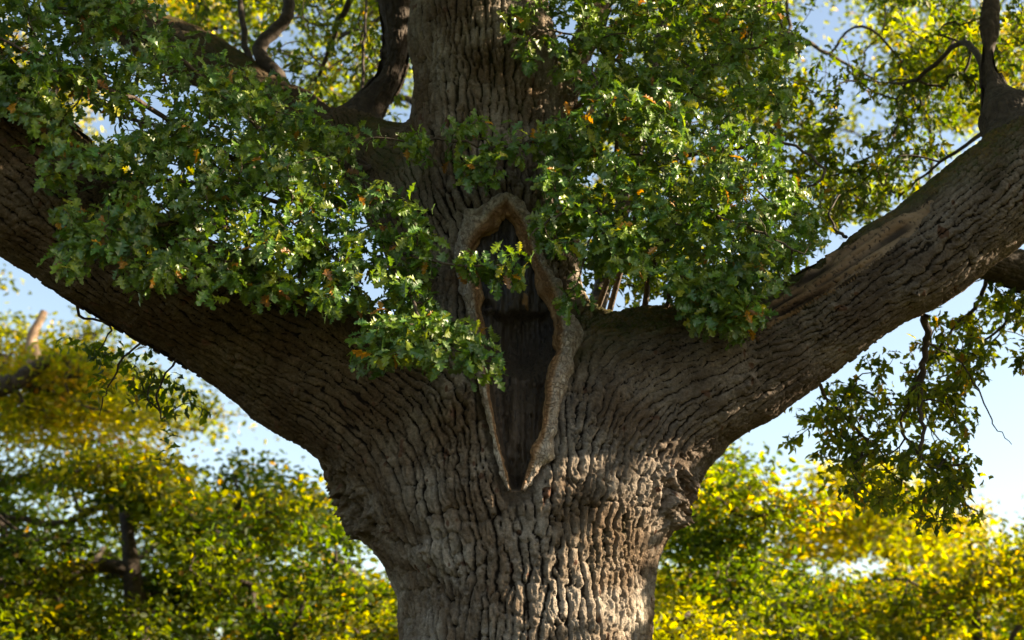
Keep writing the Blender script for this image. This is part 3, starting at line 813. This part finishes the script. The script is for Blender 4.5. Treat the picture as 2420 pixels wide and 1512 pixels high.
T = [ttargets([(740, 390), (850, 410), (880, 470), (800, 500), (740, 460)], 22, -1.2, -.3),
     ttargets([(400, 90), (560, 150), (760, 270), (820, 350), (780, 430), (640, 420), (480, 250)], 110, -1.1, .5, [(700, 270, 34, 22), (480, 150, 34, 24)]),
     ttargets(leftpoly, 740, -.35, .45, holesL, leanL),
     ttargets([(820, 800), (900, 745), (1000, 730), (1110, 780), (1140, 810), (1130, 850), (1000, 865), (880, 850), (830, 845)], 62, -2.2, -1.5),
     ttargets([(1120, 815), (1180, 850), (1195, 880), (1140, 880), (1100, 840)], 6, -2.0, -1.8),
     ttargets([(1080, 600), (1160, 580), (1245, 600), (1250, 640), (1215, 690), (1150, 660), (1080, 660)], 13, -1.95, -1.6),
     ttargets([(960, 270), (1060, 290), (1130, 290), (1230, 290), (1320, 280), (1330, 330), (1230, 380), (1150, 440), (1095, 445), (1085, 390), (1000, 380), (940, 350)], 40, -1.6, -1.2),
     ttargets([(1290, 420), (1345, 300), (1420, 200), (1560, 180), (1700, 300), (1820, 330), (1900, 450), (1935, 590), (1860, 650), (1790, 700), (1700, 690), (1600, 640), (1480, 630), (1420, 640), (1345, 600), (1290, 575), (1250, 545), (1285, 490)], 470, -1.9, -.6,
              [(1440, 350, 40, 26), (1480, 460, 30, 30), (1415, 430, 40, 26), (1560, 610, 40, 20), (1720, 560, 34, 24), (1640, 400, 30, 20), (1530, 400, 24, 20), (1240, 530, 24, 34)]),
     ttargets([(1310, 690), (1360, 670), (1390, 700), (1370, 745), (1325, 735)], 4, -1.7, -1.4),
     ttargets([(1600, 640), (1800, 680), (1800, 760), (1740, 790), (1660, 780), (1610, 710)], 84, -1.8, -1.0),
     ttargets([(1190, 60), (1290, -40), (1500, -60), (1750, -60), (1900, 60), (1850, 250), (1700, 300), (1560, 250), (1420, 230), (1310, 190), (1210, 130)], 370, -1.2, .6,
              [(1530, 150, 34, 26), (1700, 210, 30, 24), (1400, 260, 26, 30)])]
T = np.concatenate(T)
endsF = GF.attach(T)
LF = sprays(endsF, GF, 7, 10, .130, np.array([.05, -.70, .55]))
print('front leaves', len(LF['pos']), round(time.time()-T0, 1))

# ---- the oak's own canopy behind the wood, hanging twigs included
GB = Grow()
def bb(pts, bid, r0, r1=.008): return GB.branch([at(x, y, Y) for x, y, Y in pts], bid, r0, r1)
BB = [
 ([(1395, 760, .5), (1425, 680, 1.2), (1452, 560, 1.5), (1495, 400, 1.8), (1535, 190, 2.2), (1570, 20, 2.6), (1600, -200, 3)], .10, .06),
 ([(690, 255, 1.5), (655, 180, 1.5), (612, 115, 1.5), (668, 55, 1.5), (684, 0, 1.5), (675, -120, 1.6)], .085, .06),
 ([(640, 215, 1.5), (590, 140, 1.6), (575, 60, 1.7), (560, -40, 1.8)], .04, .03),
 ([(855, 260, 1.6), (858, 150, 2.0), (862, 40, 2.4), (870, -80, 2.8)], .02, .014),
 ([(880, -120, 2.6), (800, 60, 3.4), (760, 160, 4.0), (720, 220, 4.4)], .05, .015),
 ([(1120, -200, 1.0), (1000, -60, 3.0), (900, 40, 4.5), (800, 90, 5.5)], .06, .02),
 ([(1580, -20, 2.6), (1700, 60, 3.2), (1850, 90, 3.8), (1860, 0, 4.0)], .05, .02),
 ([(1530, 210, 2.2), (1640, 170, 2.8), (1850, 80, 3.4), (1960, 130, 4.0), (2080, 200, 4.4)], .045, .015),
 ([(2335, 180, -.8), (2270, 100, .3), (2170, 185, 1.2), (2100, 195, 1.8)], .035, .012),
 ([(2400, 300, -.9), (2300, 330, .5), (2200, 400, 1.4), (2120, 470, 2.0)], .03, .01),
 ([(1500, 420, 1.8), (1620, 440, 2.4), (1800, 400, 3.0), (1950, 430, 3.4), (2050, 480, 3.6)], .04, .012),
 ([(2186, 745, -.3), (2190, 800, -.1), (2180, 860, .0), (2172, 940, .1), (2180, 1010, .1), (2172, 1090, .1)], .036, .014),
 ([(2182, 860, .0), (2150, 940, .2), (2130, 1010, .3), (2160, 1060, .3)], .022, .008),
 ([(2190, 810, -.1), (2260, 850, .2), (2310, 920, .4), (2350, 1000, .5), (2390, 1050, .5)], .014, .004),
 ([(2330, 640, .4), (2310, 720, .8), (2250, 780, 1.0), (2200, 850, 1.1)], .022, .008),
 ([(2450, 660, .4), (2400, 740, .8), (2330, 800, 1.0), (2250, 850, 1.1)], .03, .008),
 ([(1890, 870, -.4), (1985, 975, .3), (2040, 1040, .6), (2030, 1110, .7)], .018, .006),
 ([(200, 650, -1.1), (185, 740, -.8), (260, 770, -.6), (230, 830, -.3)], .016, .006),
 ([(390, 770, -.9), (290, 850, -.4), (255, 920, .0), (235, 980, .2)], .015, .004),
 ([(440, 810, -.8), (372, 930, -.3), (380, 990, .0)], .013, .004),
 ([(2000, 560, -.7), (1970, 540, -.4), (1960, 500, -.2), (1985, 460, 0)], .016, .006),
 ([(125, 320, -1.0), (120, 240, -.6), (160, 200, -.4), (300, 280, -.4), (420, 300, -.4)], .045, .01),
]
for b, (p, r0, r1) in enumerate(BB): bb(p, b, r0, r1)
TB = [ttargets([(1400, 540), (1620, 540), (1650, 720), (1480, 690), (1420, 660)], 46, .6, 2.4, [(1460, 640, 22, 30)]),
      ttargets([(1330, 250), (1560, 150), (1900, 200), (2050, 350), (2000, 520), (1900, 640), (1700, 720), (1430, 660), (1400, 500)], 210, 1.2, 3.5, [(1430, 470, 40, 50), (1460, 640, 30, 24)]),
      ttargets([(1560, -60), (1800, -60), (1850, 60), (1860, 180), (1700, 260), (1560, 150)], 60, 2.0, 4.0),
      ttargets([(1800, 110), (1950, 150), (2080, 150), (2250, 40), (2480, -40), (2480, 200), (2300, 270), (2250, 380), (2100, 480), (1950, 560), (1880, 400)], 210, 1.0, 4.0, [(2060, 255, 60, 44), (1880, 120, 60, 40), (2000, 330, 40, 20)]),
      ttargets([(1930, -60), (2420, -60), (2300, 60), (2100, 120), (1950, 110)], 34, 2.0, 4.5),
      ttargets([(420, -60), (985, -60), (960, 330), (840, 320), (700, 240), (560, 150), (430, 110)], 150, 2.4, 5.5, [(560, 40, 40, 24), (870, 60, 12, 60), (800, 190, 24, 24), (500, 75, 40, 20)]),
      ttargets([(1840, 1015), (1960, 940), (2150, 800), (2290, 700), (2480, 680), (2480, 840), (2330, 870), (2290, 930), (2310, 1010), (2280, 1140), (2320, 1230), (2200, 1230), (2020, 1190), (1880, 1080)], 210, .1, 2.2,
               [(2240, 800, 50, 34), (1990, 1010, 36, 24), (2120, 890, 34, 50), (2380, 790, 44, 30), (2230, 1020, 30, 40), (1950, 1120, 40, 20), (2090, 1120, 24, 30)]),
      ttargets([(200, 800), (330, 850), (400, 880), (540, 985), (450, 1010), (380, 980), (280, 960), (220, 900)], 15, -.4, .5),
      ttargets([(180, 190), (330, 270), (420, 330), (520, 380), (640, 420), (560, 480), (420, 470), (300, 370)], 34, -1.2, -.2)]
TB = np.concatenate(TB)
endsB = GB.attach(TB)
SUNHOLES = [(at(1440, 1330, -.9), .42), (at(1490, 1250, -.7), .38), (at(1440, 720, -.2), .5), (at(1120, 80, -.75), .35), (at(1060, 640, -1.8), .5),
            (at(820, 480, -1.9), .5), (at(2370, 580, -1.4), .35), (at(1600, 520, -1.5), .5), (at(1330, 90, -1), .5), (at(1460, 1450, -.8), .35)]
LB = sprays(endsB, GB, 11, 18, .118, np.array([.15, -.1, .75]), L=(.2, .55), tintset=(OLIVE, OP), spread=1.15)
kh = np.isin(LB['bid'], [11, 12, 13, 14, 15, 16]) & (rng.random(len(LB['pos'])) < .5)
LB['tint'][kh] = np.array([(.17, .22, .018), (.26, .27, .022), (.38, .22, .03)])[rng.choice(3, kh.sum(), p=[.56, .38, .06])]*rng.uniform(.8, 1.2, (kh.sum(), 1))
kb = np.ones(len(LB['pos']), bool)
for tgt, rad in SUNHOLES[:3]+SUNHOLES[-1:]:
    w = LB['pos']-tgt; al_ = w@np.array(to_sun); kb &= ~((np.linalg.norm(w-al_[:, None]*np.array(to_sun), axis=1) < rad*.8) & (al_ > .6))
LB = {k: v[kb] for k, v in LB.items()}
print('back leaves', len(LB['pos']), round(time.time()-T0, 1))

# ---- crown overhead, out of the picture: it shades the wood
def crown_overhead():
    n = 3400
    a = rng.uniform(0, 2*math.pi, n); r = 9.5*np.sqrt(rng.random(n)); z = rng.uniform(8.5, 17, n)
    P = np.column_stack([r*np.cos(a), r*np.sin(a)+1.6, z]); P = P[z < 18-.07*r*r]
    m = 2100                                                     # unseen side boughs, shaped to shade the wood from the low sun
    a = rng.uniform(-.62, .62, m)+np.where(rng.random(m) < .7, 0, math.pi); r = rng.uniform(6.3, 11.5, m); z = rng.uniform(3.4, 12.5, m)
    S = np.column_stack([r*np.cos(a), r*np.sin(a)+.3, z]); S = S[z < 15-.05*r*r]
    P = np.concatenate([P, S]); P = P[vnoise(P, .55, 95)*.6+vnoise(P, 1.3, 96)*.4 > .47]
    qx, qy, qz = w2p(P)
    vis = (qx > -260) & (qx < 2680) & (qy > -150) & (qy < 1700) & ((P[:, 1]-CAMY)*cp+(P[:, 2]-CAMZ)*sp > .1)
    P = P[~vis]
    m = 11
    pos = np.repeat(P, m, 0)+rng.normal(0, 1, (len(P)*m, 3))*[.42, .42, .26]
    keep = np.ones(len(pos), bool); sv_ = np.array(to_sun)         # openings cut into the crown so that the sun reaches the bark
    for tgt, rad in SUNHOLES:
        w = pos-tgt; al_ = w@sv_; keep &= ~((np.linalg.norm(w-al_[:, None]*sv_, axis=1) < rad) & (al_ > 0))
    gx2, gy2, gz2 = w2p(pos); keep &= ~((gx2 > -120) & (gx2 < 2540) & (gy2 > -90) & (gy2 < 1650))
    pos = pos[keep]
    dr = rng.normal(0, 1, pos.shape)*[1, 1, .4]; nm = rng.normal(0, .5, pos.shape)+[0, 0, 1]
    return pos, leaf_frames(dr, nm), rng.uniform(.26, .42, len(pos)), OLIVE[rng.choice(len(OP), len(pos), p=OP/OP.sum())]
po, Ro, so, to_ = crown_overhead()
me = leaves_mesh('crown', po, Ro, so, rng.integers(0, 6, len(po)), to_, SHAPES_FAR, M_LEAFB, OAK.location)
obj('crown', me, OAK, kind='stuff')

# ---- which front leaves show largest: a coarse z-buffer over all leaves
def front_count(L):
    SV = SHAPES[0][0][[6, 9, 12, 13, 14, 18, 19, 20, 24, 25, 26, 30]]
    P = np.einsum('nij,vj->nvi', L['R']*L['sc'][:, None, None], SV)+L['pos'][:, None]
    n = len(P); x, y, z = w2p(P.reshape(-1, 3)); ids = np.repeat(np.arange(n), len(SV))
    ok = (x > 0) & (x < 2419) & (y > 0) & (y < 1512)
    key = (y[ok]/3.2).astype(int)*800+(x[ok]/3.2).astype(int); zz = z[ok]; ids = ids[ok]
    o = np.lexsort((zz, key)); kf = key[o]; first = np.r_[True, kf[1:] != kf[:-1]]
    cntv = np.bincount(ids[o][first], minlength=n).astype(float)
    # projected size
    nrmv = L['R'][:, :, 2]; vw = nrm(np.array([0, CAMY, CAMZ])-L['pos'])
    return cntv*np.abs((nrmv*vw).sum(1))*L['sc']/np.linalg.norm(L['pos']-np.array([0, CAMY, CAMZ]), axis=1)
score = front_count(LF)
topi = np.argsort(-score)[:300]; single = np.zeros(len(score), bool); single[topi] = True
varF = rng.integers(0, 8, len(score))

woodF = GF.meshes(); branch_objs = {}
o3 = np.array(OAK.location)
for b, tb in woodF.items():
    bo = obj('leafy_branch', shift(tb.mesh('leafy_branch', M_TWIG), OAK), OAK); branch_objs[b] = bo
    k = np.flatnonzero((LF['bid'] == b) & ~single)
    if len(k):
        obj('foliage', leaves_mesh('foliage', LF['pos'][k], LF['R'][k], LF['sc'][k], varF[k], LF['tint'][k], SHAPES, M_LEAF, o3), bo, kind='stuff')
cache = {}
for i in topi:
    t = LF['tint'][i]; ti = int(np.argmin(((GREEN-t)**2).sum(1))); key = (int(varF[i]), ti)
    if key not in cache:
        SV, SF = SHAPES[key[0]]
        cache[key] = mesh_from('leaf', SV, [SF], {'tint': np.repeat(GREEN[ti][None], len(SV), 0)}, M_LEAF, smooth=False)
    o = obj('leaf', cache[key], branch_objs[int(LF['bid'][i])])
    R_ = LF['R'][i]*LF['sc'][i]; M = Matrix(np.column_stack([R_, LF['pos'][i]-o3]).tolist()).to_4x4()
    o.matrix_local = M
woodB = GB.meshes(tip=.003)
varB = rng.integers(0, 6, len(LB['pos']))
for b, tb in woodB.items():
    bo = obj('leafy_branch', shift(tb.mesh('leafy_branch', M_DARK), OAK), OAK)
    k = np.flatnonzero(LB['bid'] == b)
    if len(k): obj('foliage', leaves_mesh('foliage', LB['pos'][k], LB['R'][k], LB['sc'][k], varB[k], LB['tint'][k], SHAPES_LO, M_LEAFB, o3), bo, kind='stuff')
print('oak done', round(time.time()-T0, 1))

# ================================================================ trees behind
def far_tree(name, label, polys, n, Y0, Y1, base, trunk_r, tints, tp, leaf=.11, per=46, flat=(.28, .28, .15), sub=8, spread=.8, layer_tilt=.25, limbs=(), tpath=None, mat=None, wood=None, below=None, holes=()):
    root = thing(name, label, 'tree', (base[0], base[1], 0), 'trees behind the old oak')
    T = []; clump = []
    for pl, share in polys:
        k = max(4, int(n*share/sub)); q = sample_poly(pl, k, holes); Y = rng.uniform(Y0, Y1, k)
        C = np.array([at(a, b, c) for (a, b), c in zip(q, Y)])
        bd = nrm((C-np.array([base[0], base[1], 0]))*[1, 1, 0])+rng.normal(0, .45, C.shape)*[1, 1, 0]
        bd[:, 2] = rng.uniform(-.6, .5, k); bd = nrm(bd)
        u = rng.uniform(-1, 1, (k, sub, 1))*spread*rng.uniform(.6, 1.5, (k, 1, 1))
        pts = C[:, None]+bd[:, None]*u+rng.normal(0, 1, (k, sub, 3))*[.32*spread, .32*spread, .10*spread]
        pts[:, :, 2] -= .12*(u[:, :, 0]**2)
        clump.append(np.repeat(np.arange(k)+len(T)*1000, sub)); T.append(pts.reshape(-1, 3))
    T = np.concatenate(T); clump = np.concatenate(clump)
    ok = T[:, 2] > 1.2; T = T[ok]; clump = clump[ok]
    top = T[:, 2].max(); G = Grow(); G.fw = .08
    cx, cyy = T[:, 0].mean(), T[:, 1].mean()
    bx = np.array([base[0], base[1], -.1])
    if tpath: G.branch([bx]+[at(*q) for q in tpath], 0, trunk_r, .05)
    else: G.branch([bx, bx*.7+np.array([cx, cyy, 0])*.3+[0, 0, top*.25], [bx[0]*.4+cx*.6, bx[1]*.4+cyy*.6, top*.55], [cx, cyy, top*.9]], 0, trunk_r, .05)
    for lm in limbs:
        bo = Tubes(); p_, r_ = smooth_path([at(x, y, Y) for x, y, Y, _ in lm[1]], [q[3] for q in lm[1]], 5); bo.add(p_, r_, 8, .15)
        obj('bough', shift(bo.mesh('bough', lm[0]), root), root)
        G.branch([at(x, y, Y) for x, y, Y, _ in lm[1]], 0, .01, .01)
    ends = G.attach(T)
    tb = G.meshes(tip=.009, ex=.42, rmax=trunk_r, sides=(4, 8))
    wm_ = list(tb.values())[0].mesh('trunk', wood or M_DARK)
    obj('trunk', shift(wm_, root), root)
    P = np.array(G.P)[ends]; m = per
    cdir = nrm(P-np.array([cx, cyy, 0])*[1, 1, 0]-np.column_stack([P[:, 0]*0, P[:, 0]*0, P[:, 2]]))
    off = rng.normal(0, 1, (len(P), m, 3))*np.array(flat)
    off[:, :, 2] -= layer_tilt*(off[:, :, :2]*cdir[:, None, :2]).sum(2)
    pos = (P[:, None]+off).reshape(-1, 3)
    tq = np.array(tp, float); tq[-1] *= .15
    cmap = rng.choice(len(tp), clump.max()+1, p=tq/tq.sum()); tn = tints[np.repeat(cmap[clump], m)]
    alt = rng.random(len(pos)) < .3; tn = tn.copy(); tn[alt] = tints[rng.choice(len(tp), alt.sum(), p=np.array(tp)/sum(tp))]
    tn *= rng.uniform(.75, 1.3, (len(pos), 1))
    nm = rng.normal(0, .7, pos.shape)+[0, -.15, .7]; dr = rng.normal(0, 1, pos.shape)*[1, 1, .5]-[0, 0, .3]
    me = leaves_mesh('crown', pos, leaf_frames(dr, nm), leaf*rng.uniform(.6, 1.3, len(pos)), rng.integers(0, 6, len(pos)), tn, SHAPES_FAR, mat or M_FAR, root.location)
    obj('crown', me, root, kind='stuff')
    return root
A_ = np.array
DKG = A_([1.3, 1.25, .8])*A_([(.025, .055, .008), (.045, .085, .010), (.09, .13, .014), (.16, .17, .016), (.24, .15, .02)])
YEL = A_([(.26, .27, .018), (.35, .31, .022), (.38, .34, .024), (.15, .19, .016), (.42, .27, .03)])
LIM = A_([1.3, 1.25, .9])*A_([(.11, .16, .014), (.17, .21, .016), (.24, .23, .018), (.07, .11, .014), (.30, .20, .02)])
MIX = A_([1.3, 1.25, .9])*A_([(.07, .11, .014), (.12, .15, .015), (.20, .19, .016), (.30, .20, .02), (.05, .08, .014)])
gx_ = lambda px_, Y: (at(px_, 1500, Y)[0], Y)
far_tree('broadleaf_tree', 'dense dark green tree with layered sprays below the brown limb', [([(-400, 1120), (0, 1130), (180, 1110), (300, 1070), (420, 1090), (520, 1130), (600, 1105), (690, 1120), (790, 1210), (880, 1300), (930, 1400), (960, 1650), (-400, 1650)], 1.0)],
         860, 9, 15, gx_(420, 12), .28, DKG, [.25, .27, .25, .17, .06], leaf=0.127, per=73)
far_tree('yellowing_tree', 'thin yellowing tree with a bare pinkish branch showing through its leaves', [([(-200, 560), (0, 640), (120, 740), (330, 870), (540, 1000), (430, 1010), (300, 1000), (200, 1120), (-200, 1150)], 1.0), ([(100, 740), (250, 800), (380, 890), (530, 995), (430, 1000), (300, 1000), (120, 1010)], .5)],
         330, 14, 20, gx_(-460, 17), .30, A_([(.21, .25, .02), (.29, .28, .024), (.40, .30, .04), (.13, .18, .018), (.40, .22, .05)]), [.34, .27, .12, .25, .02], leaf=0.131, per=52, flat=(.32, .32, .16), tpath=[(-460, 1300, 17), (-420, 950, 17), (-300, 800, 17)],
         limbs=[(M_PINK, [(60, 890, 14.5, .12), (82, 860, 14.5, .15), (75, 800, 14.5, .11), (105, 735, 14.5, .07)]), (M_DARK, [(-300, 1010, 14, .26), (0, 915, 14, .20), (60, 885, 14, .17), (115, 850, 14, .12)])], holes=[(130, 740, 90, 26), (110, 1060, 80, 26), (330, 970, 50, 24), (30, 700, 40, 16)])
far_tree('young_maple_tree', 'yellow green tree filling the gap beside the trunk under the greyer limb', [([(1480, 1300), (1600, 1150), (1690, 1080), (1820, 1070), (1850, 1200), (1870, 1330), (1840, 1420), (1860, 1650), (1480, 1650)], 1.0)],
         270, 8, 13, gx_(1700, 11), .16, A_([(.11, .16, .014), (.17, .21, .016), (.24, .24, .018), (.045, .085, .012), (.30, .22, .02)])*1.2, [.24, .2, .12, .40, .04], leaf=0.115, per=73)
far_tree('golden_tree', 'golden yellow autumn tree glowing in the sun', [([(1860, 1270), (1930, 1150), (2040, 1120), (2150, 1190), (2260, 1240), (2330, 1350), (2300, 1450), (1880, 1440)], 1.0), ([(1850, 1440), (2350, 1440), (2350, 1700), (1850, 1700)], .5)],
         230, 17, 23, gx_(2080, 20), .3, YEL, [.32, .28, .18, .19, .03], leaf=0.164, per=68, flat=(.42, .42, .13), spread=1.1)
far_tree('spreading_tree', 'olive green tree with wide dark boughs in front of the golden tree', [([(1880, 1430), (2050, 1370), (2180, 1300), (2300, 1260), (2400, 1230), (2700, 1260), (2700, 1650), (1800, 1650)], 1.0)],
         260, 10, 15, gx_(2300, 13), .26, MIX, [.34, .28, .14, .06, .18], leaf=0.123, per=68, holes=[(2350, 1320, 40, 30), (2300, 1370, 50, 20), (2010, 1400, 40, 20), (1960, 1330, 30, 16)])
far_tree('lime_shrub', 'bright lime yellow shrub low beside the oak trunk', [([(1480, 1460), (1560, 1440), (1680, 1440), (1750, 1500), (1800, 1700), (1480, 1700)], 1.0)],
         90, 7, 9, gx_(1600, 8), .08, A_([(.22, .25, .015), (.30, .29, .018), (.17, .21, .016)]), [.4, .4, .2], leaf=0.098, per=73)
far_tree('orange_tinged_tree', 'sunlit tree with orange tinged leaves between the dark tree and the trunk', [([(780, 1230), (880, 1280), (960, 1400), (1000, 1650), (600, 1650), (650, 1400)], 1.0)],
         190, 16, 21, gx_(860, 18), .2, A_([(.20, .20, .016), (.28, .23, .02), (.34, .19, .03), (.12, .15, .015)]), [.35, .3, .12, .23], leaf=0.148, per=66)
far_tree('tall_golden_tree', 'tall yellow tree seen in the gap over the brown limb', [([(80, 190), (160, 200), (220, 330), (230, 420), (60, 420), (-200, 250), (-200, 0), (60, 60)], 1.0), ([(250, -150), (520, -150), (470, 60), (300, 40)], .4)],
         110, 11, 16, gx_(-700, 13), .3, YEL, [.4, .3, .2, .05, .05], leaf=0.139, per=66, tpath=[(-700, 900, 13), (-650, 400, 13), (-420, 250, 13), (-150, 200, 13), (50, 200, 13)])
far_tree('high_canopy_tree', 'tall olive tree whose thin high canopy lets the sky through', [([(430, -100), (1000, -100), (1000, 340), (800, 330), (430, 120)], .5), ([(1300, -100), (1900, -100), (1950, 300), (1900, 620), (1400, 700)], .7)],
         240, 9, 16, gx_(1150, 13), .4, LIM, [.3, .22, .12, .30, .06], leaf=0.127, per=52, flat=(.36, .36, .15), tpath=[(1180, 1000, 13), (1180, 500, 13), (1160, 100, 13)])
far_tree('bright_canopy_tree', 'yellow green tree with bright sky glinting through beyond the greyer limb', [([(1900, -120), (2600, -120), (2600, 300), (2250, 420), (1950, 620), (1880, 400)], 1.0)],
         200, 10, 17, gx_(3050, 14), .35, LIM, [.3, .26, .16, .22, .06], leaf=0.127, per=55, flat=(.36, .36, .15), tpath=[(3050, 900, 14), (2950, 400, 14), (2700, 200, 14), (2450, 120, 14)], holes=[(2060, 250, 80, 60), (1900, 110, 90, 50), (1980, 60, 60, 30)])
far_tree('background_tree', 'deep green tree far behind closing the gaps low on both sides', [([(-300, 1180), (250, 1150), (700, 1220), (930, 1350), (930, 1650), (-300, 1650)], .6), ([(1500, 1370), (1850, 1380), (2200, 1470), (2700, 1430), (2700, 1650), (1500, 1650)], .4)],
         620, 24, 32, gx_(1200, 28), .5, DKG, [.3, .3, .24, .12, .04], leaf=0.213, per=58, flat=(.6, .6, .2), spread=1.5)
tri = sum(len(o.data.loops)-2*len(o.data.polygons) for o in bpy.data.objects if o.type == 'MESH')
print('total', round(time.time()-T0, 1), 'tris', tri)
